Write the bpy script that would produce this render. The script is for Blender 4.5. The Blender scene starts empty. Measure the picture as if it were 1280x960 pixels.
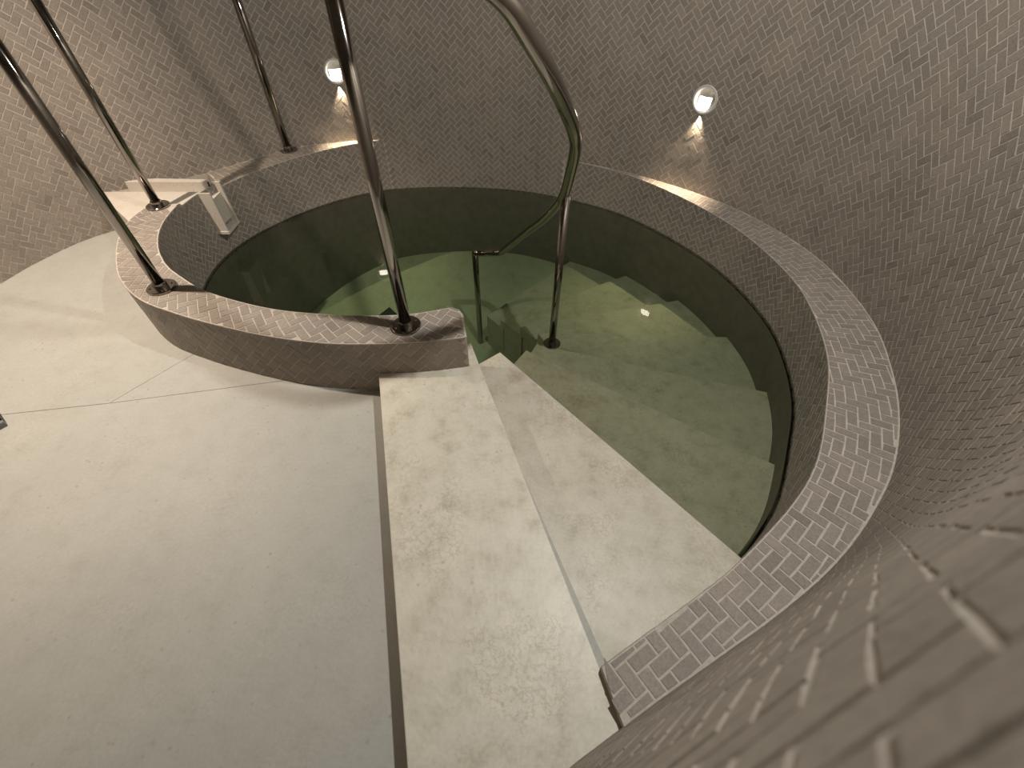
import bpy, bmesh, math, random
import numpy as np
from mathutils import Vector

rnd = random.Random(7)
S = bpy.context.scene
COL = S.collection

# ------------------------------------------------------------------ camera, world, large lights, exposure
FPX, CX, NADIR = 557.0, 637.0, 990.0            # focal length / principal point / nadir row in 1280x960 pixels
CAMZ = 1.40
TILT = math.atan2(NADIR - 480.0, FPX)
cam_d = bpy.data.cameras.new('camera')
cam = bpy.data.objects.new('camera', cam_d); COL.objects.link(cam)
cam.location = (0, 0, CAMZ); cam.rotation_euler = (TILT, 0, 0)
cam_d.sensor_width = 36.0; cam_d.lens = FPX / 1280 * 36.0
cam_d.shift_x = (640 - CX) / 1280
cam_d.clip_start = 0.004; cam_d.clip_end = 50
cam_d.dof.use_dof = True; cam_d.dof.focus_distance = 2.2; cam_d.dof.aperture_fstop = 4.5
S.camera = cam

w = bpy.data.worlds.new('world'); S.world = w; w.use_nodes = True
w.node_tree.nodes['Background'].inputs[0].default_value = (0.5, 0.48, 0.45, 1)
w.node_tree.nodes['Background'].inputs[1].default_value = 0.0
S.view_settings.view_transform = 'Standard'; S.view_settings.look = 'None'
S.view_settings.gamma = 1.0; S.view_settings.use_curve_mapping = False
S.view_settings.exposure = 0.05
S.cycles.max_bounces = 10; S.cycles.diffuse_bounces = 5; S.cycles.glossy_bounces = 5
S.cycles.transparent_max_bounces = 16; S.cycles.sample_clamp_indirect = 6.0

CEIL_Z = 2.5
WATER_Z, LEDGE_Z, LEFT_LEDGE_Z, CURB_Z, SHELF_Z, SLAB_Z, STEP2_Z = -0.147, 0.13, 0.21, 0.26, 0.24, 0.10, -0.08
DEEP = -1.35
# two lamps overhead, out of the picture: one beyond the slab on the stair side (its shadow falls on the floor to the slab's left),
# one warm lamp over the open floor (the glow there, the slab's shadow on the first tread, the post's shadow along the curb)
CEIL_SPOTS = [('downlight_right_offscreen', (0.66, 1.08), 150.0, (1.0, 0.975, 0.92), 172, .3),
              ('downlight_left_offscreen', (-2.16, 1.62), 330.0, (1.0, 0.84, 0.69), 102, 1.0)]
LAMP_COL = (1.0, 0.80, 0.57)
LAMP_W = 36.0

# ------------------------------------------------------------------ materials
def mat(name):
    m = bpy.data.materials.new(name); m.use_nodes = True
    return m, m.node_tree, m.node_tree.nodes['Principled BSDF']
def nd(t, typ, **kw):
    n = t.nodes.new(typ)
    for k, v in kw.items(): setattr(n, k, v)
    return n
def coords(t): return nd(t, 'ShaderNodeTexCoord').outputs['Object']
def geo_pos(t): return nd(t, 'ShaderNodeNewGeometry').outputs['Position']
def noise(t, vec, scale, detail=4, rough=0.55):
    n = nd(t, 'ShaderNodeTexNoise'); n.inputs['Scale'].default_value = scale
    n.inputs['Detail'].default_value = detail; n.inputs['Roughness'].default_value = rough
    t.links.new(vec, n.inputs['Vector']); return n.outputs['Fac']
def ramp(t, fac, stops):
    r = nd(t, 'ShaderNodeValToRGB'); e = r.color_ramp.elements
    while len(e) < len(stops): e.new(0.5)
    for el, (p, c) in zip(e, stops): el.position = p; el.color = (*c, 1) if len(c) == 3 else c
    t.links.new(fac, r.inputs['Fac']); return r.outputs['Color']
def mix(t, fac, a, b, typ='MIX'):
    m = nd(t, 'ShaderNodeMix', data_type='RGBA', blend_type=typ)
    for s, v in ((m.inputs[0], fac), (m.inputs[6], a), (m.inputs[7], b)):
        if isinstance(v, (int, float)): s.default_value = v
        elif isinstance(v, tuple): s.default_value = (*v, 1)
        else: t.links.new(v, s)
    return m.outputs[2]
def bump(t, b, h, strength, dist):
    n = nd(t, 'ShaderNodeBump'); n.inputs['Strength'].default_value = strength; n.inputs['Distance'].default_value = dist
    t.links.new(h, n.inputs['Height']); t.links.new(n.outputs['Normal'], b.inputs['Normal'])

def brick_material(name, dark, light, rough):
    m, t, b = mat(name)
    a = nd(t, 'ShaderNodeAttribute', attribute_name='tone')
    base = ramp(t, a.outputs['Fac'], [(0, dark), (0.16, tuple(d * .62 + l * .38 for d, l in zip(dark, light))), (1, light)])
    p = geo_pos(t)
    n1 = noise(t, p, 150, 6, .75); n2 = noise(t, p, 3.2, 2)
    c = mix(t, 1.0, base, ramp(t, n1, [(.3, (.72, .72, .72)), (.7, (1.25, 1.24, 1.22))]), 'MULTIPLY')
    c = mix(t, 1.0, c, ramp(t, n2, [(.3, (.9, .9, .91)), (.7, (1.08, 1.06, 1.03))]), 'MULTIPLY')
    t.links.new(c, b.inputs['Base Color']); b.inputs['Roughness'].default_value = rough
    bump(t, b, n1, .35, .002)
    return m
def plain(name, col, rough=.6, metal=0, var=.12, scale=30, bmp=.2):
    m, t, b = mat(name); p = geo_pos(t); n = noise(t, p, scale, 5, .6)
    lo = tuple(c * (1 - var) for c in col); hi = tuple(min(1, c * (1 + var)) for c in col)
    t.links.new(ramp(t, n, [(.3, lo), (.7, hi)]), b.inputs['Base Color'])
    b.inputs['Roughness'].default_value = rough; b.inputs['Metallic'].default_value = metal
    if bmp: bump(t, b, n, bmp, .002)
    return m
def limestone(name, col, warm, rough=.55, fossil=.5, stains=()):
    m, t, b = mat(name); p = geo_pos(t)
    cloud = noise(t, p, 2.2, 4, .55); fine = noise(t, p, 90, 4, .7); vein = noise(t, p, 11, 8, .72)
    base = ramp(t, cloud, [(.3, col), (.7, warm)])
    marks = ramp(t, vein, [(.33, (.70, .68, .63)), (.44, (.90, .89, .86)), (.55, (1, 1, 1)), (.72, (1.08, 1.06, 1.02))])
    worm = ramp(t, noise(t, p, 38, 4, .6), [(.46, (1, 1, 1)), (.49, (.80, .78, .73)), (.51, (.80, .78, .73)), (.54, (1, 1, 1))])
    patch = ramp(t, noise(t, p, 4.5, 3), [(.5, (0, 0, 0)), (.62, (1, 1, 1))])
    c = mix(t, fossil, base, marks, 'MULTIPLY')
    c = mix(t, patch, c, mix(t, fossil, c, worm, 'MULTIPLY'))
    # little fossil flecks and pits
    v = nd(t, 'ShaderNodeTexVoronoi'); v.inputs['Scale'].default_value = 26; v.inputs['Randomness'].default_value = 1
    t.links.new(p, v.inputs['Vector'])
    gate = ramp(t, noise(t, p, 5.5, 3), [(.46, (0, 0, 0)), (.6, (1, 1, 1))])
    fleck = ramp(t, v.outputs['Distance'], [(.07, (.55, .55, .55)), (.16, (0, 0, 0))])
    f = mix(t, 1.0, gate, fleck, 'MULTIPLY')
    c = mix(t, f, c, tuple(x * .55 for x in col))
    c = mix(t, .55, c, ramp(t, fine, [(.3, (.86, .86, .86)), (.7, (1.08, 1.08, 1.08))]), 'MULTIPLY')
    for (sx, sy, sz), rad, scol in stains:                  # rust and grime with an outline of their own
        d = nd(t, 'ShaderNodeVectorMath', operation='DISTANCE'); t.links.new(p, d.inputs[0]); d.inputs[1].default_value = (sx, sy, sz)
        m1 = nd(t, 'ShaderNodeMath', operation='MULTIPLY_ADD'); t.links.new(noise(t, p, 34, 6, .7), m1.inputs[0])
        m1.inputs[1].default_value = rad * 2.2; t.links.new(d.outputs['Value'], m1.inputs[2])
        m2 = nd(t, 'ShaderNodeMath', operation='DIVIDE'); t.links.new(m1.outputs[0], m2.inputs[0]); m2.inputs[1].default_value = rad * 2.6
        c = mix(t, ramp(t, m2.outputs[0], [(.42, (.62, .62, .62)), (.82, (0, 0, 0))]), c, scol)
    t.links.new(c, b.inputs['Base Color']); b.inputs['Roughness'].default_value = rough
    bump(t, b, fine, .15, .001)
    return m

M = {}
M['brick'] = brick_material('herringbone brick', (.165, .140, .120), (.305, .268, .230), .62)
M['grout'] = plain('grout', (.46, .418, .36), .85, var=.14, scale=60)
M['floor'] = limestone('floor limestone', (.385, .382, .348), (.425, .42, .38), .6, .35)
M['slab'] = limestone('entry slab limestone', (.60, .565, .475), (.67, .63, .53), .45, .85)
M['tread'] = limestone('tread limestone', (.55, .51, .42), (.61, .565, .47), .45, .85,
                          [((.035, 1.40, STEP2_Z), .06, (.30, .235, .14)), ((.27, .30, STEP2_Z), .075, (.36, .34, .20))])
M['shelf'] = limestone('shelf limestone', (.55, .50, .43), (.60, .55, .48), .6, .3)
M['pool_floor'] = limestone('pool floor limestone', (.53, .495, .41), (.59, .55, .46), .5, .5)
M['lining'] = plain('basin lining', (.235, .205, .175), .6, var=.15, scale=14)
M['chrome'], _t, _b = mat('polished steel'); _b.inputs['Base Color'].default_value = (.34, .315, .29, 1)
_b.inputs['Metallic'].default_value = 1; _b.inputs['Roughness'].default_value = .09
M['joint'] = plain('floor joint', (.26, .235, .20), .9)
M['ceiling'] = plain('ceiling plaster', (.16, .145, .13), .9)
M['lampwhite'] = plain('white lamp enamel', (.55, .53, .50), .45, var=.02, bmp=0)
M['black'] = plain('black rubber', (.012, .012, .013), .5)
M['greyrub'] = plain('grey plastic', (.18, .175, .17), .5)
M['drain'] = plain('dark drain grate', (.012, .016, .012), .6)
def emitter(name, col, strength):
    m = bpy.data.materials.new(name); m.use_nodes = True; t = m.node_tree; t.nodes.clear()
    e = nd(t, 'ShaderNodeEmission'); e.inputs[0].default_value = (*col, 1); e.inputs[1].default_value = strength
    o = nd(t, 'ShaderNodeOutputMaterial'); t.links.new(e.outputs[0], o.inputs[0]); return m
M['glow'] = emitter('lit lamp lens', (1.0, .90, .74), 20.0)

def water_material():
    m = bpy.data.materials.new('pool water'); m.use_nodes = True; t = m.node_tree; t.nodes.clear()
    tr = nd(t, 'ShaderNodeBsdfTransparent'); tr.inputs[0].default_value = (.69, .70, .635, 1)
    gl = nd(t, 'ShaderNodeBsdfGlossy'); gl.inputs['Roughness'].default_value = .015
    fr = nd(t, 'ShaderNodeFresnel'); fr.inputs['IOR'].default_value = 1.33
    bn = nd(t, 'ShaderNodeBump'); bn.inputs['Strength'].default_value = .008; bn.inputs['Distance'].default_value = .004
    t.links.new(noise(t, geo_pos(t), 2.5, 1), bn.inputs['Height'])
    t.links.new(bn.outputs[0], gl.inputs['Normal'])
    mx = nd(t, 'ShaderNodeMixShader'); t.links.new(fr.outputs[0], mx.inputs[0])
    t.links.new(tr.outputs[0], mx.inputs[1]); t.links.new(gl.outputs[0], mx.inputs[2])
    va = nd(t, 'ShaderNodeVolumeAbsorption'); va.inputs['Color'].default_value = (.42, .66, .47, 1); va.inputs['Density'].default_value = .70
    o = nd(t, 'ShaderNodeOutputMaterial'); t.links.new(mx.outputs[0], o.inputs[0]); t.links.new(va.outputs[0], o.inputs[1])
    return m
M['water'] = water_material()

# ------------------------------------------------------------------ object helpers
def link(name, me, material=None, parent=None, loc=None):
    o = bpy.data.objects.new(name, me); COL.objects.link(o)
    if material is not None and me is not None and not me.materials: me.materials.append(M[material])
    if loc is not None: o.location = loc
    if parent is not None: o.parent = parent
    return o
def tag(o, label=None, cat=None, group=None, kind=None):
    for k, v in (('label', label), ('category', cat), ('group', group), ('kind', kind)):
        if v: o[k] = v
    return o
def empty(name, loc=(0, 0, 0)):
    o = bpy.data.objects.new(name, None); COL.objects.link(o); o.location = loc; o.empty_display_size = .05; return o
def pydata(name, v, f, smooth=False):
    me = bpy.data.meshes.new(name); me.from_pydata([tuple(map(float, p)) for p in v], [], f); me.update()
    if smooth: me.polygons.foreach_set('use_smooth', [True] * len(me.polygons))
    return me
def area2(p): return sum(p[i][0] * p[(i + 1) % len(p)][1] - p[(i + 1) % len(p)][0] * p[i][1] for i in range(len(p)))
def prism(name, poly, z0, z1, bevel=0.0):
    """solid over a plan polygon; z1 may be a function of (x, y)"""
    poly = [tuple(map(float, p)) for p in poly]
    if area2(poly) < 0: poly = poly[::-1]
    bm = bmesh.new(); zt = z1 if callable(z1) else (lambda x, y: z1)
    lo = [bm.verts.new((x, y, z0)) for x, y in poly]; hi = [bm.verts.new((x, y, zt(x, y))) for x, y in poly]
    n = len(poly)
    top = bm.faces.new(hi); bot = bm.faces.new(lo[::-1])
    for i in range(n): bm.faces.new((lo[i], lo[(i + 1) % n], hi[(i + 1) % n], hi[i]))
    if bevel:
        es = [e for e in top.edges]
        bmesh.ops.bevel(bm, geom=es, offset=bevel, segments=2, affect='EDGES', profile=.5)
    bmesh.ops.triangulate(bm, faces=[f for f in bm.faces if len(f.verts) > 4])
    bmesh.ops.recalc_face_normals(bm, faces=bm.faces)
    me = bpy.data.meshes.new(name); bm.to_mesh(me); bm.free(); return me
def box_mesh(name, x0, x1, y0, y1, z0, z1, bevel=0):
    return prism(name, [(x0, y0), (x1, y0), (x1, y1), (x0, y1)], z0, z1, bevel)
def tube(name, pts, r, seg=20, cap=True):
    P = [Vector(p) for p in pts]; n = len(P); v = []; f = []
    T = [(P[min(i + 1, n - 1)] - P[max(i - 1, 0)]).normalized() for i in range(n)]
    up = Vector((0, 0, 1)) if abs(T[0].z) < .9 else Vector((1, 0, 0))
    N = (up - T[0] * up.dot(T[0])).normalized()
    for i in range(n):
        N = (N - T[i] * N.dot(T[i])).normalized(); B = T[i].cross(N)
        for k in range(seg):
            a = 2 * math.pi * k / seg; v.append(P[i] + (N * math.cos(a) + B * math.sin(a)) * r)
    for i in range(n - 1):
        for k in range(seg):
            k2 = (k + 1) % seg; f.append((i * seg + k, i * seg + k2, (i + 1) * seg + k2, (i + 1) * seg + k))
    if cap: f.append(tuple(range(seg))[::-1]); f.append(tuple((n - 1) * seg + k for k in range(seg)))
    return pydata(name, v, f, True)
def lathe(name, prof, seg=40, sharp=False):
    v = []; f = []
    if sharp:                                               # every band keeps its own crisp edges
        for (r0, z0), (r1, z1) in zip(prof, prof[1:]):
            b = len(v)
            for r, z in ((r0, z0), (r1, z1)):
                for k in range(seg): a = 2 * math.pi * k / seg; v.append((r * math.cos(a), r * math.sin(a), z))
            for k in range(seg): k2 = (k + 1) % seg; f.append((b + k2, b + k, b + seg + k, b + seg + k2))
        return pydata(name, v, f, True)
    for r, z in prof:
        for k in range(seg): a = 2 * math.pi * k / seg; v.append((r * math.cos(a), r * math.sin(a), z))
    for i in range(len(prof) - 1):
        for k in range(seg):
            k2 = (k + 1) % seg; f.append((i * seg + k, i * seg + k2, (i + 1) * seg + k2, (i + 1) * seg + k))
    return pydata(name, v, f, True)
def spline(pts, step=.02, closed=False):
    """Catmull-Rom through the points, resampled"""
    P = [np.array(p, float) for p in pts]; n = len(P); out = []
    for i in range(n if closed else n - 1):
        if closed: a, b, c, d = P[i - 1], P[i], P[(i + 1) % n], P[(i + 2) % n]
        else: a, b, c, d = P[max(i - 1, 0)], P[i], P[i + 1], P[min(i + 2, n - 1)]
        k = max(2, int(np.linalg.norm(c - b) / step))
        for j in range(k):
            t = j / k
            out.append(.5 * (2 * b + (c - a) * t + (2 * a - 5 * b + 4 * c - d) * t * t + (3 * b - a - 3 * c + d) * t ** 3))
    out.append(P[0] if closed else P[-1]); return np.array(out)

class Curve:
    """plan curve by arc length; side=+1: normals to the left of the direction of travel"""
    def __init__(self, pts, side=1, smooth=3):
        self.p = np.array(pts, float); d = np.diff(self.p, axis=0)
        self.s = np.r_[0, np.cumsum(np.hypot(d[:, 0], d[:, 1]))]; self.L = self.s[-1]
        t = np.gradient(self.p, self.s, axis=0)
        for _ in range(smooth): t[1:-1] = (t[:-2] + 2 * t[1:-1] + t[2:]) / 4
        t /= np.hypot(t[:, 0], t[:, 1])[:, None]
        self.n = np.c_[-t[:, 1], t[:, 0]] * side
    def at(self, s): return np.stack([np.interp(s, self.s, self.p[:, 0]), np.interp(s, self.s, self.p[:, 1])], -1)
    def nor(self, s):
        n = np.stack([np.interp(s, self.s, self.n[:, 0]), np.interp(s, self.s, self.n[:, 1])], -1)
        return n / np.linalg.norm(n, axis=-1, keepdims=True)
    def near(self, x, y): return float(self.s[np.argmin(np.hypot(self.p[:, 0] - x, self.p[:, 1] - y))])
    def width_to(self, other, maxw=1.0):
        """distance along the normal to another polyline, per sample"""
        A = other[:-1]; D = other[1:] - A; out = []
        for p, n in zip(self.p, self.n):
            den = n[0] * -D[:, 1] + n[1] * D[:, 0]; den = np.where(np.abs(den) < 1e-9, 1e-9, den)
            q = A - p
            t = (q[:, 0] * -D[:, 1] + q[:, 1] * D[:, 0]) / den
            u = (n[0] * q[:, 1] - n[1] * q[:, 0]) / den
            ok = (t > 0) & (t < maxw) & (u >= -.02) & (u <= 1.02)
            out.append(t[ok].min() if ok.any() else 0.0)
        return np.array(out)

# ------------------------------------------------------------------ herringbone bricks on a curved surface
def clip_half(poly, a, b, c):
    """keep a*x + b*y <= c"""
    out = []
    for i in range(len(poly)):
        p, q = poly[i], poly[(i + 1) % len(poly)]
        fp, fq = a * p[0] + b * p[1] - c, a * q[0] + b * q[1] - c
        if fp <= 0: out.append(p)
        if fp * fq < 0:
            k = fp / (fp - fq); out.append((p[0] + (q[0] - p[0]) * k, p[1] + (q[1] - p[1]) * k))
    return out
def herringbone(s0, s1, lo, hi, unit, joint, angle, holes=(), jitter=.03):
    """brick outlines in (s, t); lo / hi: functions of s bounding t"""
    ca, sa = math.cos(angle), math.sin(angle)
    ss = np.linspace(s0, s1, 200); tl = min(lo(s) for s in ss); th = max(hi(s) for s in ss)
    cs = [(s0, tl), (s1, tl), (s0, th), (s1, th)]
    X = [(x * ca + y * sa) / unit for x, y in cs]; Y = [(-x * sa + y * ca) / unit for x, y in cs]
    polys = []; g = joint / 2 / unit
    for j in range(math.floor(min(Y)) - 3, math.ceil(max(Y)) + 3):
        for i in range(math.floor(min(X)) - 3, math.ceil(max(X)) + 3):
            r = (i - j) % 4
            if r == 0: x0, x1, y0, y1 = i, i + 2, j, j + 1
            elif r == 3: x0, x1, y0, y1 = i, i + 1, j, j + 2
            else: continue
            mx, my = (x0 + x1) / 2 * unit, (y0 + y1) / 2 * unit
            sc, tc = mx * ca - my * sa, mx * sa + my * ca
            if sc < s0 - unit * 1.5 or sc > s1 + unit * 1.5 or tc < tl - unit * 2 or tc > th + unit * 2: continue
            q = [(x0 + g, y0 + g), (x1 - g, y0 + g), (x1 - g, y1 - g), (x0 + g, y1 - g)]
            q = [(x + rnd.uniform(-jitter, jitter), y + rnd.uniform(-jitter, jitter)) for x, y in q]
            q = [((x * ca - y * sa) * unit, (x * sa + y * ca) * unit) for x, y in q]
            sq = min(max(sc, s0), s1)
            full = all(s0 < p[0] < s1 for p in q)
            h0, h1 = hi(sq), (hi(min(sq + .02, s1)) - hi(max(sq - .02, s0))) / (min(sq + .02, s1) - max(sq - .02, s0))
            l0, l1 = lo(sq), (lo(min(sq + .02, s1)) - lo(max(sq - .02, s0))) / (min(sq + .02, s1) - max(sq - .02, s0))
            if abs(l1) > 3: l1 = 0
            if abs(h1) > 3: h1 = 0
            e = joint / 2
            q = clip_half(q, -h1, 1, h0 - h1 * sq - e)
            if len(q) >= 3: q = clip_half(q, l1, -1, -(l0 - l1 * sq) - e)
            if len(q) >= 3 and not full:
                q = clip_half(q, 1, 0, s1 - e)
                if len(q) >= 3: q = clip_half(q, -1, 0, -(s0 + e))
            for hs, ht, hr in holes:                        # cut round the lamp rings
                ex, ey = sc - hs, tc - ht; dd = math.hypot(ex, ey)
                if dd < hr + unit * 2 and len(q) >= 3:
                    q = clip_half(q, -ex / dd, -ey / dd, -(ex * hs + ey * ht) / dd - hr)
            if len(q) < 3 or abs(area2(q)) / 2 < unit * unit * .12: continue
            polys.append(q)
    return polys

CT, ST = math.cos(TILT), math.sin(TILT)
def project(P):
    d = P - np.array([0, 0, CAMZ]); x = d[..., 0]; y = d[..., 1] * CT + d[..., 2] * ST; z = d[..., 1] * ST - d[..., 2] * CT
    zz = np.where(z > .01, z, np.nan)
    return np.stack([CX + FPX * x / zz, 480 - FPX * y / zz], -1)

def lay_bricks(parent, polys, mapper, material, proud, limit=300, chamfer=.0004, tone=None, flip=False):
    """individual bricks for the largest in view, the remainder as one joined part"""
    geo = []; S_, T_, N_ = [], [], []
    for q in polys:
        if area2(q) < 0: q = q[::-1]
        cx = sum(p[0] for p in q) / len(q); cy = sum(p[1] for p in q) / len(q)
        rad = max(math.hypot(p[0] - cx, p[1] - cy) for p in q); k = 1 - chamfer * 1.6 / rad
        h = proud * rnd.uniform(.72, 1.2)
        n = len(q); st = len(S_)
        for p in q: S_.append(p[0]); T_.append(p[1]); N_.append(-.0015)
        for p in q: S_.append(p[0]); T_.append(p[1]); N_.append(h - chamfer * .7)
        for p in q: S_.append(cx + (p[0] - cx) * k); T_.append(cy + (p[1] - cy) * k); N_.append(h)
        geo.append((st, n))
    V = mapper(np.array(S_), np.array(T_), np.array(N_))
    px = project(V); score = []
    for st, n in geo:
        a = px[st + 2 * n: st + 3 * n]
        if np.isnan(a).any(): score.append(0); continue
        c = a.mean(0); A = area2([tuple(p) for p in a]) / 2
        A = A if flip else -A            # seen from the front the outline runs the other way in image rows
        ins = -20 < c[0] < 1300 and -20 < c[1] < 980
        score.append(A if ins and A > 0 else 0)
    order = sorted(range(len(geo)), key=lambda i: -score[i])
    single = set(i for i in order[:limit] if score[i] > 12)
    bulk_v, bulk_f, bulk_t = [], [], []; off = 0
    for i, (st, n) in enumerate(geo):
        vs = V[st: st + 3 * n]; fs = []
        for lay in (0, n):
            for k in range(n): k2 = (k + 1) % n; fs.append((lay + k, lay + k2, lay + n + k2, lay + n + k))
        fs.append(tuple(range(2 * n, 3 * n)))
        if flip: fs = [f[::-1] for f in fs]
        tn = min(1, max(0, rnd.gauss(.6, .14))) if rnd.random() > .02 else .18
        if i in single:
            c = vs[2 * n:].mean(0)
            me = pydata('brick', vs - c, fs)
            at = me.attributes.new('tone', 'FLOAT', 'FACE'); at.data.foreach_set('value', [tn] * len(fs))
            link('brick', me, material, parent, c)
        else:
            bulk_v.append(vs); bulk_f += [tuple(off + k for k in f) for f in fs]; bulk_t += [tn] * len(fs); off += 3 * n
    if bulk_v:
        me = pydata('brickwork', np.concatenate(bulk_v), bulk_f)
        at = me.attributes.new('tone', 'FLOAT', 'FACE'); at.data.foreach_set('value', bulk_t)
        o = link('brickwork', me, material, parent); o['kind'] = 'stuff'
    return len(geo), len(single)

def vmap(curve):
    def f(s, t, n):
        p = curve.at(s) + curve.nor(s) * n[:, None]
        return np.c_[p, t]
    return f
def hmap(curve, z):
    def f(s, t, n):
        p = curve.at(s) + curve.nor(s) * t[:, None]
        return np.c_[p, z + n]
    return f

# ------------------------------------------------------------------ plan curves (metres, floor at z = 0, lens above the origin)
BACK = [(-.92, 3.495), (-.61, 3.53), (-.23, 3.52), (.10, 3.46), (.40, 3.345)]         # pool wall and room wall are one here
CURB_IN = [(-.235, 1.475), (-.40, 1.43), (-.58, 1.42), (-.76, 1.43), (-.96, 1.46), (-1.15, 1.52), (-1.31, 1.59), (-1.44, 1.675),
           (-1.59, 1.80), (-1.72, 1.98), (-1.80, 2.18), (-1.825, 2.40)]
LEFT_IN = [(-1.80, 2.60), (-1.73, 2.79), (-1.62, 2.97), (-1.48, 3.14), (-1.34, 3.27), (-1.20, 3.37), (-1.06, 3.445)]
RIGHT_IN = [(.71, 3.165), (.89, 3.0), (1.07, 2.77), (1.24, 2.48), (1.34, 2.20), (1.395, 1.87), (1.375, 1.60), (1.30, 1.31), (1.17, 1.05),
            (1.03, .82), (.88, .66), (.65, .48), (.50, .385), (.31, .275), (.225, .225)]
CURB_OUT = [(-.165, 1.29), (-.32, 1.262), (-.50, 1.25), (-.70, 1.255), (-.92, 1.292), (-1.14, 1.355), (-1.36, 1.435), (-1.56, 1.53),
            (-1.73, 1.68), (-1.86, 1.87), (-1.95, 2.05), (-1.99, 2.20), (-1.985, 2.34)]
WALL = [(-2.73, 2.01), (-2.66, 2.27), (-2.55, 2.48), (-2.36, 2.655), (-2.12, 2.79), (-1.92, 2.94), (-1.71, 3.16), (-1.46, 3.365), (-1.16, 3.47)] + BACK + \
       [(.70, 3.19), (.95, 3.02), (1.18, 2.82), (1.38, 2.58), (1.53, 2.30), (1.61, 2.04), (1.63, 1.79), (1.61, 1.52), (1.54, 1.28), (1.43, 1.03),
        (1.27, .79), (1.08, .60), (.90, .46), (.71, .345), (.53, .25), (.35, .157), (.26, .108), (.14, .043), (0, -.043), (-.5, -.33), (-1.1, -.62),
        (-1.8, -.75), (-2.4, -.45), (-2.78, .3), (-2.86, 1.2)]
wall_c = Curve(spline(WALL, .02, True), -1)                  # runs clockwise seen from above: the room lies on its right
pool_c = Curve(spline(CURB_IN + LEFT_IN + BACK + RIGHT_IN, .02), -1)
curb_c = Curve(spline(CURB_OUT, .015), -1)
sA, sB = wall_c.near(*BACK[0]), wall_c.near(*BACK[-1])       # the shared stretch
pA, pB = pool_c.near(*BACK[0]), pool_c.near(*BACK[-1])
pShelf, pLeft = pool_c.near(-1.825, 2.40), pool_c.near(-1.765, 2.70)
def pool_top(s):
    return CURB_Z if s < pShelf else SHELF_Z if s < pLeft else LEFT_LEDGE_Z if s < pA else LEDGE_Z

LAMPS = []                                                   # (s on the wall, height)
for x, y, z in ((1.125, 2.90, .625), (-1.13, 3.47, .63)):
    LAMPS.append((wall_c.near(x, y), z))
LAMP_R = .066

# ------------------------------------------------------------------ room shell
def strip(name, curve, z0, z1, off=0.0, thick=0.0, s0=None, s1=None):
    s = curve.s if s0 is None else np.linspace(s0, s1, max(3, int((s1 - s0) / .02)))
    p = curve.at(s) + curve.nor(s) * off; n = len(s)
    zt = np.array([z1(x) for x in s]) if callable(z1) else np.full(n, z1)
    v = [(*q, z0) for q in p] + [(*q, z) for q, z in zip(p, zt)]
    f = [(i, i + 1, n + i + 1, n + i) for i in range(n - 1)]
    if thick:
        b = curve.at(s) - curve.nor(s) * thick
        v += [(*q, z0) for q in b] + [(*q, z) for q, z in zip(b, zt)]
        f += [(2 * n + i + 1, 2 * n + i, 3 * n + i, 3 * n + i + 1) for i in range(n - 1)]
        f += [(n + i, n + i + 1, 3 * n + i + 1, 3 * n + i) for i in range(n - 1)]
        f += [(i + 1, i, 2 * n + i, 2 * n + i + 1) for i in range(n - 1)]
    return pydata(name, v, f)

wv = wall_c.p[:-1]; n_w = len(wv)
outer = wv - wall_c.n[:-1] * .14
vv = [(*p, DEEP) for p in wv] + [(*p, CEIL_Z) for p in wv] + [(*p, DEEP) for p in outer] + [(*p, CEIL_Z) for p in outer]
ff = []
for i in range(n_w):
    j = (i + 1) % n_w
    ff += [(i, j, n_w + j, n_w + i)[::-1], (2 * n_w + i, 3 * n_w + i, 3 * n_w + j, 2 * n_w + j)[::-1],
           (n_w + i, n_w + j, 3 * n_w + j, 3 * n_w + i)[::-1], (i, 2 * n_w + i, 2 * n_w + j, j)[::-1]]
wall_me = pydata('wall_surround', vv, ff)
bm = bmesh.new(); bm.from_mesh(wall_me); bmesh.ops.recalc_face_normals(bm, faces=bm.faces); bm.to_mesh(wall_me); bm.free()
wall = tag(link('wall_surround', wall_me, 'grout'), kind='structure')

def lamp_frame(s, z, into=0.0):
    """matrix whose +Z points out of the wall into the room"""
    p = wall_c.at(s); n = wall_c.nor(s)
    zax = Vector((n[0], n[1], 0)); yax = Vector((0, 0, 1)); xax = yax.cross(zax)
    m = __import__('mathutils').Matrix((xax, yax, zax)).transposed().to_4x4()
    m.translation = Vector((p[0] - n[0] * into, p[1] - n[1] * into, z)); return m
# round pockets for the lamps, cut once into the wall mesh
cut = bmesh.new()
for s, z in LAMPS:
    r = bmesh.ops.create_cone(cut, cap_ends=True, segments=40, radius1=LAMP_R - .003, radius2=LAMP_R - .003, depth=.16)
    bmesh.ops.transform(cut, matrix=lamp_frame(s, z, .0), verts=r['verts'])
cut_me = bpy.data.meshes.new('pocket'); cut.to_mesh(cut_me); cut.free()
cut_o = bpy.data.objects.new('pocket', cut_me); COL.objects.link(cut_o)
bo = wall.modifiers.new('pockets', 'BOOLEAN'); bo.operation = 'DIFFERENCE'; bo.object = cut_o; bo.solver = 'EXACT'
dg = bpy.context.evaluated_depsgraph_get()
new_me = bpy.data.meshes.new_from_object(wall.evaluated_get(dg))
wall.modifiers.clear(); wall.data = new_me
bpy.data.objects.remove(cut_o)
if not wall.data.materials: wall.data.materials.append(M['grout'])

def wall_low(s):
    return WATER_Z - .02 if sA <= s <= sB else (LEDGE_Z if sB < s < s_end else (LEFT_LEDGE_Z if s_left < s < sA else 0.0))
s_end, s_left = wall_c.near(.26, .108), wall_c.near(-2.40, 2.62)
holes = [(s, z, LAMP_R + .004) for s, z in LAMPS]
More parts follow.
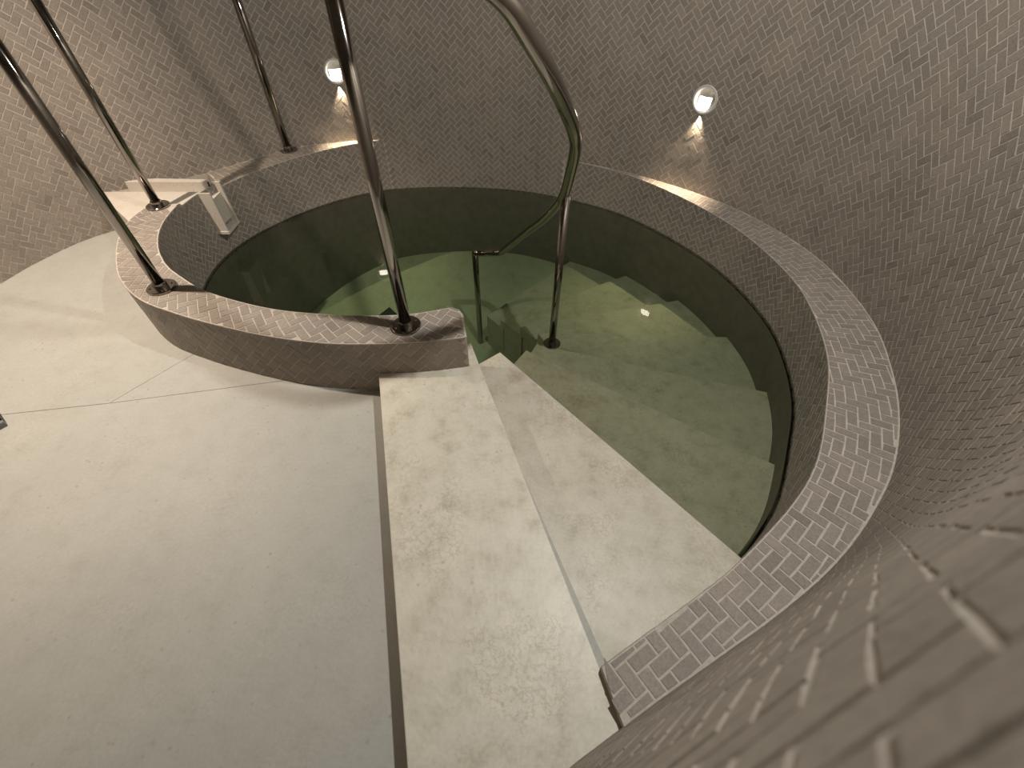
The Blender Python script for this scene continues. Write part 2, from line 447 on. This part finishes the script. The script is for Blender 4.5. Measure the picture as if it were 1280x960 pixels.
# bricks cover the wall all round, to just under the ceiling
polys = herringbone(0.001, wall_c.L - .001, wall_low, lambda s: CEIL_Z - .01, .0315, .0042, math.radians(45), holes)
print('wall bricks', lay_bricks(wall, polys, vmap(wall_c), 'brick', .0013))

# pool basin wall: dark lining below the waterline, brick above
basin = tag(link('wall_pool', strip('wall_pool', pool_c, DEEP, WATER_Z - .012, .013), 'lining'), kind='structure')
link('grout_bed', strip('grout_bed', pool_c, WATER_Z - .012, lambda s: pool_top(s) - .002, .001, s0=0.0, s1=pA), 'grout', basin)
link('grout_bed', strip('grout_bed', pool_c, WATER_Z - .012, lambda s: pool_top(s) - .002, .001, s0=pB, s1=pool_c.L), 'grout', basin)
polys = herringbone(0.0, pA, lambda s: WATER_Z - .02, lambda s: pool_top(s) - .001, .0315, .0042, math.radians(45)) 
print('pool bricks', lay_bricks(basin, polys, vmap(pool_c), 'brick', .0018, 150))
polys = herringbone(pB, pool_c.L, lambda s: WATER_Z - .02, lambda s: pool_top(s) - .001, .0315, .0042, math.radians(45))
print('pool bricks', lay_bricks(basin, polys, vmap(pool_c), 'brick', .0018, 150))

# floor: three stone slabs with fine joints
def offset_floor():
    w_left = [tuple(p) for p in wall_c.at(np.linspace(wall_c.near(.26, .108) , wall_c.L - .001, 160))]      # behind the lens round to the left
    return w_left
J1a, J1b, J2b = (-2.9, .99), (-.99, 1.29), (-1.43, 1.455)
arc = [tuple(p) for p in curb_c.p]
iJ1 = min(range(len(arc)), key=lambda i: math.dist(arc[i], (-.96, 1.30))); iJ2 = min(range(len(arc)), key=lambda i: math.dist(arc[i], J2b))
J2a = (-1.64, 1.175)
g = .0012
floor_o = empty('floor'); tag(floor_o, kind='structure')
back = offset_floor()
k_cut = min(range(len(back)), key=lambda i: math.dist(back[i], J1a))
near_poly = [(.30, .15)] + back[1:k_cut] + [(back[k_cut][0], J1a[1] - g), (J2a[0], J2a[1] - g), (arc[iJ1][0], arc[iJ1][1] - g)] + arc[iJ1 - 1::-1] + [(-.12, 1.30)]
link('stone_slab', prism('stone_slab', near_poly, -.06, 0.0), 'floor', floor_o)
west_wall = back[k_cut:] + [tuple(p) for p in wall_c.at(np.linspace(0, wall_c.near(-2.40, 2.62), 30))]
west = [(J2a[0] - g, J2a[1] + g)] + [(west_wall[0][0], J1a[1] + g)] + west_wall[1:] + arc[:iJ2:-1] + [(arc[iJ2][0] - g, arc[iJ2][1])]
link('stone_slab', prism('stone_slab', west, -.06, 0.0), 'floor', floor_o)
east = [(J2a[0] + g, J2a[1] + g)] + [(arc[iJ2][0] + g, arc[iJ2][1])] + arc[iJ2 - 1:iJ1:-1] + [(arc[iJ1][0], arc[iJ1][1] + g)]
link('stone_slab', prism('stone_slab', east, -.06, 0.0), 'floor', floor_o)
bed = [(.30, .15)] + back[1:] + [tuple(p) for p in wall_c.at(np.linspace(0, wall_c.near(-2.40, 2.62), 30))] + arc[::-1] + [(-.12, 1.30)]
link('mortar_bed', prism('mortar_bed', bed, -.09, -.003), 'joint', floor_o)

ceil = tag(link('ceiling', prism('ceiling', [tuple(p) for p in wv], CEIL_Z, CEIL_Z + .1), 'ceiling'), kind='structure')

# pool floor (the basin floor falls towards the entry side)
def bottom(x, y): return -.70 + .05 * (x + .26) + .25 * (y - 3.52)
def inset_pool():
    return [tuple(p) for p in pool_c.p[::3]] + [(-.02, .75)]
pf = tag(link('floor_pool', prism('floor_pool', inset_pool(), -1.55, bottom), 'pool_floor'), kind='structure')

# ------------------------------------------------------------------ curb
curb = empty('pool_curb', (-.9, 1.35, 0))
tag(curb, 'low curved curb of grey herringbone brick carrying steel posts along the pool edge', 'curb')
def at_parent(o):                                           # children are modelled in world space
    o.matrix_parent_inverse = o.parent.matrix_world.inverted() if False else __import__('mathutils').Matrix.Translation(-Vector(o.parent.location)); return o
cin = [tuple(p) for p in pool_c.at(np.linspace(0, pShelf, 90))]
body = list(arc) + cin[::-1]
# rounded inner corner at the open end
body = body[:-1] + [(-.235, 1.470), (-.205, 1.452), (-.188, 1.425)]
curb_body = at_parent(link('body', prism('body', body, -.05, CURB_Z - .001), 'grout', curb))
cw = curb_c.width_to(np.array([(-.15, 1.41), (-.188, 1.425), (-.205, 1.452)] + cin))
cw_f = lambda s: float(np.interp(s, curb_c.s, cw))
class P_:                                                   # bricks parented with an offset
    pass
def lay_on(parent, *a, **k):
    before = set(parent.children) if False else None
    n0 = len(bpy.data.objects)
    names = set(o.name for o in bpy.data.objects)
    r = lay_bricks(parent, *a, **k)
    inv = __import__('mathutils').Matrix.Translation(-Vector(parent.location))
    for o in bpy.data.objects:
        if o.name not in names: o.matrix_parent_inverse = inv
    return r
good = [s for s, wd in zip(curb_c.s, cw) if wd > .02]
polys = herringbone(0.004, curb_c.L - .004, lambda s: .002, lambda s: max(.003, cw_f(s) - .003), .037, .0054, math.radians(40))
print('curb top', lay_on(curb, polys, hmap(curb_c, CURB_Z), 'brick', .0008, 300, flip=True))
curb_face = Curve(curb_c.p[::-1].copy(), -1)                 # outward side of the same line
polys = herringbone(0.004, curb_face.L - .004, lambda s: 0.001, lambda s: CURB_Z - .001, .037, .0045, math.radians(45))
print('curb face', lay_on(curb, polys, vmap(curb_face), 'brick', .0015, 300))

# ------------------------------------------------------------------ ledges
def ledge(name, label, s0, s1, p0, p1, z, unit, ang, mat_b, stuff):
    o = empty(name, (*wall_c.at((s0 + s1) / 2), 0)); tag(o, label, 'ledge')
    out = [tuple(p) for p in wall_c.at(np.linspace(s0, s1, 140))]; inn = [tuple(p) for p in pool_c.at(np.linspace(p0, p1, 140))]
    n = len(out)                                            # ring segment: outer and inner lines matched point by point
    v = [(*p, h) for h in (WATER_Z + .01, z - .001) for p in out + inn]; t = 2 * n
    f = []
    for i in range(n - 1):
        f += [(t + i, t + n + i, t + n + i + 1, t + i + 1), (n + i, n + i + 1, t + n + i + 1, t + n + i), (i + 1, i, t + i, t + i + 1)]
    f += [(0, n, t + n, t), (2 * n - 1, n - 1, t + n - 1, t + 2 * n - 1)]
    at_parent(link('body', pydata('body', v, f), 'grout', o))
    sub = Curve(np.array(out), -1); wd = sub.width_to(np.array(inn)); wf = lambda s: float(np.interp(s, sub.s, wd))
    polys = herringbone(.002, sub.L - .002, lambda s: .004, lambda s: max(.005, wf(s) - .001), unit, .0060, ang)
    print(name, lay_on(o, polys, hmap(sub, z), mat_b, .0008, 300, flip=True))
    return o
ledge('pool_ledge', 'brick ledge curving beside the submerged stairs at the foot of the wall', sB, s_end, pB, pool_c.L, LEDGE_Z, .037, math.radians(-6), 'brick', 1)
ledge('pool_ledge', 'narrow pale ledge between the stone water channel and the back wall', wall_c.near(-1.93, 2.93), sA, pLeft + .03, pA, LEFT_LEDGE_Z, .037, math.radians(-6), 'brick', 1)

# ------------------------------------------------------------------ stone shelf and water channel
gy0, gy1 = 2.585, 2.69
shelf_poly = [(-1.99, 2.205), (-1.985, 2.335), (-1.90, 2.365), (-1.832, 2.41), (-1.82, 2.50), (-1.806, gy0), (-2.41, gy0)]
sh = tag(link('stone_shelf', prism('stone_shelf', shelf_poly, 0.0, SHELF_Z, .003), 'shelf'), 'cream stone shelf filling the gap between curb and wall beside the water channel', 'shelf')
ch = empty('water_channel', (-2.1, 2.64, 0)); tag(ch, 'pale stone water channel with a chute down the pool wall', 'channel')
at_parent(link('channel_floor', box_mesh('channel_floor', -2.43, -1.79, gy0, gy1 + .02, 0, SHELF_Z - .055), 'shelf', ch))
at_parent(link('channel_back', prism('channel_back', [(-2.40, gy1), (-1.80, gy1), (-1.83, gy1 + .035), (-2.14, gy1 + .05), (-2.33, gy1 + .012)], 0, SHELF_Z + .012, .002), 'shelf', ch))
at_parent(link('end_block', box_mesh('end_block', -2.46, -2.40, gy0, gy1, 0, SHELF_Z, .002), 'shelf', ch))
cx0, cx1 = -1.81, -1.738
at_parent(link('chute_back', box_mesh('chute_back', cx0, cx0 + .050, gy0 - .02, gy1 + .01, .035, SHELF_Z - .05), 'shelf', ch))
at_parent(link('chute_side', box_mesh('chute_side', cx0, cx1, gy0 - .029, gy0 - .02, .0, SHELF_Z + .003, .002), 'shelf', ch))
at_parent(link('chute_side', box_mesh('chute_side', cx0, cx1, gy1, gy1 + .014, .0, SHELF_Z + .012, .002), 'shelf', ch))
at_parent(link('chute_lip', box_mesh('chute_lip', cx0, cx1 + .004, gy0 - .034, gy1 + .014, -.012, .006, .002), 'shelf', ch))

# ------------------------------------------------------------------ entry slab and stairs
slab_poly = [(-.53, 1.249), (-.32, 1.263), (-.163, 1.291), (-.185, 1.415), (-.17, 1.44), (-.128, 1.305), (.257, .117), (.262, .108), (.14, .044), (.0, -.04), (-.18, -.145)]
tag(link('entry_slab', prism('entry_slab', slab_poly, 0.0, SLAB_Z, .003), 'slab'), 'long pale limestone slab raised above the floor at the pool entry', 'step')
stairs = empty('pool_stairs', (.4, 1.6, DEEP)); tag(stairs, 'limestone winder stairs fanning down into the green water', 'stairs')
fronts = [  # outer end, inner end, tread height: as they show through the water
    ((.775, .566), (-.046, 1.564), STEP2_Z), ((1.175, 1.04), (.09, 1.78), -.27), ((1.36, 1.552), (.155, 1.925), -.36), ((1.385, 2.09), (.18, 2.13), -.45),
    ((1.21, 2.565), (.07, 2.27), -.52), ((.925, 2.98), (-.06, 2.43), -.59), ((.51, 3.285), (-.165, 2.56), -.66)]
for k, (o_, i_, z) in enumerate(fronts):
    if k == 0:
        poly = [i_, o_] + [tuple(p) for p in pool_c.at(np.linspace(pool_c.near(*o_) + .01, pool_c.L, 20))] + [(.05, .35), (-.22, 1.30), (-.215, 1.44), (-.14, 1.485)]
    else:
        po, pi, _ = fronts[k - 1]
        a0, a1 = pool_c.near(*o_), pool_c.near(*po)
        rim = [tuple(p) for p in pool_c.at(np.linspace(a0, a1, 24))[1:-1]]
        d = Vector((po[0] - pi[0], po[1] - pi[1])).normalized(); nv = Vector((d.y, -d.x)) * .03       # tuck under the step above
        tuck = [(po[0] + nv.x * 1, po[1] + nv.y), (pi[0] + nv.x, pi[1] + nv.y)]
        poly = [i_, o_] + rim + tuck + [pi]
    at_parent(link('step', prism('step', poly, DEEP, z, .003), 'tread', stairs))

# square drain set in the basin floor
dx, dy = -.99, 2.87; dz = bottom(dx, dy)
dr = empty('floor_drain', (dx, dy, dz)); tag(dr, 'small dark square drain in the pool floor', 'drain')
def tilt_z(me):
    for v in me.vertices: v.co.z += .05 * v.co.x + .25 * v.co.y
    return me
q = .075
link('plate', tilt_z(prism('plate', [(-q, 0), (0, -q), (q, 0), (0, q)], -.01, .003)), 'drain', dr)
for k in range(-2, 3):
    c = k * .022; e = .012; L = .05
    link('slot_bar', tilt_z(prism('slot_bar', [(c * .7 - L * .7 - .003, c * -.7 - L * .7), (c * .7 + L * .7, c * -.7 + L * .7 + .003), (c * .7 + L * .7 + .003, c * -.7 + L * .7), (c * .7 - L * .7, c * -.7 - L * .7 - .003)], .003, .005)), 'black', dr)

# water body
wp = [tuple(p - n * .004) for p, n in zip(pool_c.p[::2], pool_c.n[::2])] + [(-.1, .85)]
tag(link('pool_water', prism('pool_water', wp, DEEP - .1, WATER_Z), 'water'), 'still dark green water filling the round pool', 'water', kind='stuff')

# ------------------------------------------------------------------ handrail
RAIL_Z = 1.33; TR = .0215
posts = {'D': (-.406, 1.350, CURB_Z), 'A': (-1.50, 1.605, CURB_Z), 'B': (-1.917, 2.358, CURB_Z), 'C': (-1.535, 3.292, LEFT_LEDGE_Z)}
hr = empty('handrail', (-.9, 1.7, CURB_Z)); tag(hr, 'polished steel railing with posts on the curb and a rail curving down into the water', 'handrail')
fl_prof = [(.0215, .030), (.026, .030), (.027, .028), (.027, .009), (.055, .0085), (.058, .006), (.058, 0)]
for k, (x, y, z) in posts.items():
    zb = z + .0028
    at_parent(link('post', tube('post', [(x, y, zb), (x, y, (zb + RAIL_Z) / 2), (x, y, RAIL_Z)], TR, 28), 'chrome', hr))
    f_ = link('flange', lathe('flange', fl_prof, 48, True), 'chrome', hr, (x, y, zb)); at_parent(f_)
    for a in range(4):
        ang = a * math.pi / 2 + .6
        b_ = link('bolt', lathe('bolt', [(0.0001, .0035), (.0035, .003), (.0045, 0)], 10), 'chrome', f_, (.042 * math.cos(ang), .042 * math.sin(ang), .0085))
down = [(-.406, 1.350, RAIL_Z), (-.30, 1.262, RAIL_Z), (-.17, 1.178, RAIL_Z - .006), (-.075, 1.142, 1.302), (-.008, 1.142, 1.263), (.042, 1.172, 1.20), (.090, 1.215, 1.13),
        (.135, 1.285, 1.052), (.185, 1.405, .948), (.216, 1.556, .845), (.232, 1.735, .70), (.238, 1.93, .520), (.215, 2.06, .395), (.165, 2.21, .25), (.09, 2.38, .09), (-.035, 2.545, -.115), (-.075, 2.57, -.150), (-.115, 2.578, -.157)]
def spline3(pts, k=10):
    P = [np.array(p, float) for p in pts]; n = len(P); out = []
    for i in range(n - 1):
        a, b, c, d = P[max(i - 1, 0)], P[i], P[i + 1], P[min(i + 2, n - 1)]
        for j in range(k):
            t = j / k; out.append(.5 * (2 * b + (c - a) * t + (2 * a - 5 * b + 4 * c - d) * t * t + (3 * b - a - 3 * c + d) * t ** 3))
    out.append(P[-1]); return [tuple(p) for p in out]
at_parent(link('stair_rail', tube('stair_rail', spline3(down) + [(-.20, 2.58, -.160), (-.232, 2.58, -.160)], TR, 28), 'chrome', hr))
zb = bottom(-.225, 2.58)
at_parent(link('end_post', tube('end_post', [(-.225, 2.58, -.66 - .3), (-.225, 2.58, -.4), (-.225, 2.58, -.155)], TR * .92, 24), 'chrome', hr))
nx, ny = .247, 1.93
at_parent(link('newel_post', tube('newel_post', [(nx, ny, -.36), (nx, ny, 0), (nx, ny, .515)], TR * .93, 28), 'chrome', hr))
at_parent(link('flange', lathe('flange', [(r * .85, z) for r, z in fl_prof], 48, True), 'chrome', hr, (nx, ny, -.36)))
top = spline3([(*posts['D'][:2], RAIL_Z), (-.70, 1.335, RAIL_Z), (-1.10, 1.415, RAIL_Z), (*posts['A'][:2], RAIL_Z), (-1.78, 1.95, RAIL_Z), (*posts['B'][:2], RAIL_Z), (-1.90, 2.72, RAIL_Z), (-1.75, 3.05, RAIL_Z), (*posts['C'][:2], RAIL_Z), (-1.30, 3.392, RAIL_Z)], 12)
at_parent(link('top_rail', tube('top_rail', top, TR, 28), 'chrome', hr))

# ------------------------------------------------------------------ wall lamps
lamp_lab = ['round recessed wall lamp glowing above the brick ledge by the stairs', 'round recessed wall lamp glowing behind a tall steel post']
for (s, z), lab in zip(LAMPS, lamp_lab):
    L = empty('wall_lamp'); L.matrix_world = lamp_frame(s, z); tag(L, lab, 'wall lamp', 'recessed wall lamps')
    R = LAMP_R
    # flange ring and bowl
    link('trim_ring', lathe('trim_ring', [(R - .006, .001), (R - .004, .0055), (R + .004, .006), (R + .0075, .004), (R + .008, -.001)], 48), 'lampwhite', L)
    bowl = [(R - .006, .004)] + [((R - .006) * math.cos(a), -.055 * math.sin(a)) for a in np.linspace(.02, math.pi / 2 - .02, 9)]
    me = lathe('bowl', bowl, 48); me.flip_normals(); link('bowl', me, 'lampwhite', L)
    # glowing lens in the lower half of the bowl
    v, f = [], []; nx_, ny_ = 14, 8
    for j in range(ny_ + 1):
        for i in range(nx_ + 1):
            u = -1 + 2 * i / nx_; w_ = j / ny_
            y = -.052 + .062 * w_; xm = min(.036, math.sqrt(max(0, .0545 ** 2 - y * y)))
            v.append((u * xm - .006, y, -.004 - .020 * w_ + .010 * (1 - u * u)))
    for j in range(ny_):
        for i in range(nx_): a = j * (nx_ + 1) + i; f.append((a, a + 1, a + nx_ + 2, a + nx_ + 1))
    link('lens', pydata('lens', v, f, True), 'glow', L)
    link('lens_back', pydata('lens_back', [(x * 1.03, y, z - .002) for x, y, z in v], f, True), 'lampwhite', L)
    ld = bpy.data.lights.new('wall_lamp_light', 'SPOT'); ld.energy = LAMP_W; ld.color = LAMP_COL; ld.spot_size = math.radians(80); ld.spot_blend = 1.0; ld.shadow_soft_size = .0015
    lo = bpy.data.objects.new('wall_lamp_light', ld); COL.objects.link(lo); lo.parent = L
    lo.location = (0, -.080, .0034); lo.rotation_euler = (math.radians(-104), 0, 0)       # aims out and down

# ------------------------------------------------------------------ ceiling downlights
for (lname, xy, watt, ccol, cone, soft), lab in zip(CEIL_SPOTS, ('round white ceiling downlight over the stairs', 'round white ceiling downlight with warm light over the open floor')):
    L = empty('ceiling_light', (*xy, CEIL_Z)); tag(L, lab, 'ceiling light', 'ceiling downlights')
    link('trim_ring', lathe('trim_ring', [(.045, -.001), (.047, -.008), (.060, -.008), (.065, 0)], 40), 'lampwhite', L)
    link('lens', lathe('lens', [(.0001, -.004), (.03, -.004), (.046, -.002)], 40), 'lampwhite', L)
    ld = bpy.data.lights.new(lname, 'SPOT'); ld.energy = watt; ld.color = ccol; ld.spot_size = math.radians(cone); ld.spot_blend = soft; ld.shadow_soft_size = .03
    lo = bpy.data.objects.new(lname, ld); COL.objects.link(lo); lo.location = (*xy, CEIL_Z - .02)

# black foot at the left edge of the picture
ft = empty('rubber_foot', (-2.02, 1.03, 0)); tag(ft, 'black foot with a grey edge standing on the stone floor', 'foot')
at_parent(link('pad', prism('pad', [(-1.985, 1.075), (-2.05, 1.125), (-2.12, 1.03), (-2.055, .98)], 0, .03, .003), 'black', ft))
at_parent(link('edge_strip', prism('edge_strip', [(-1.97, 1.062), (-1.984, 1.074), (-2.054, .979), (-2.04, .967)], 0, .022, .002), 'greyrub', ft))
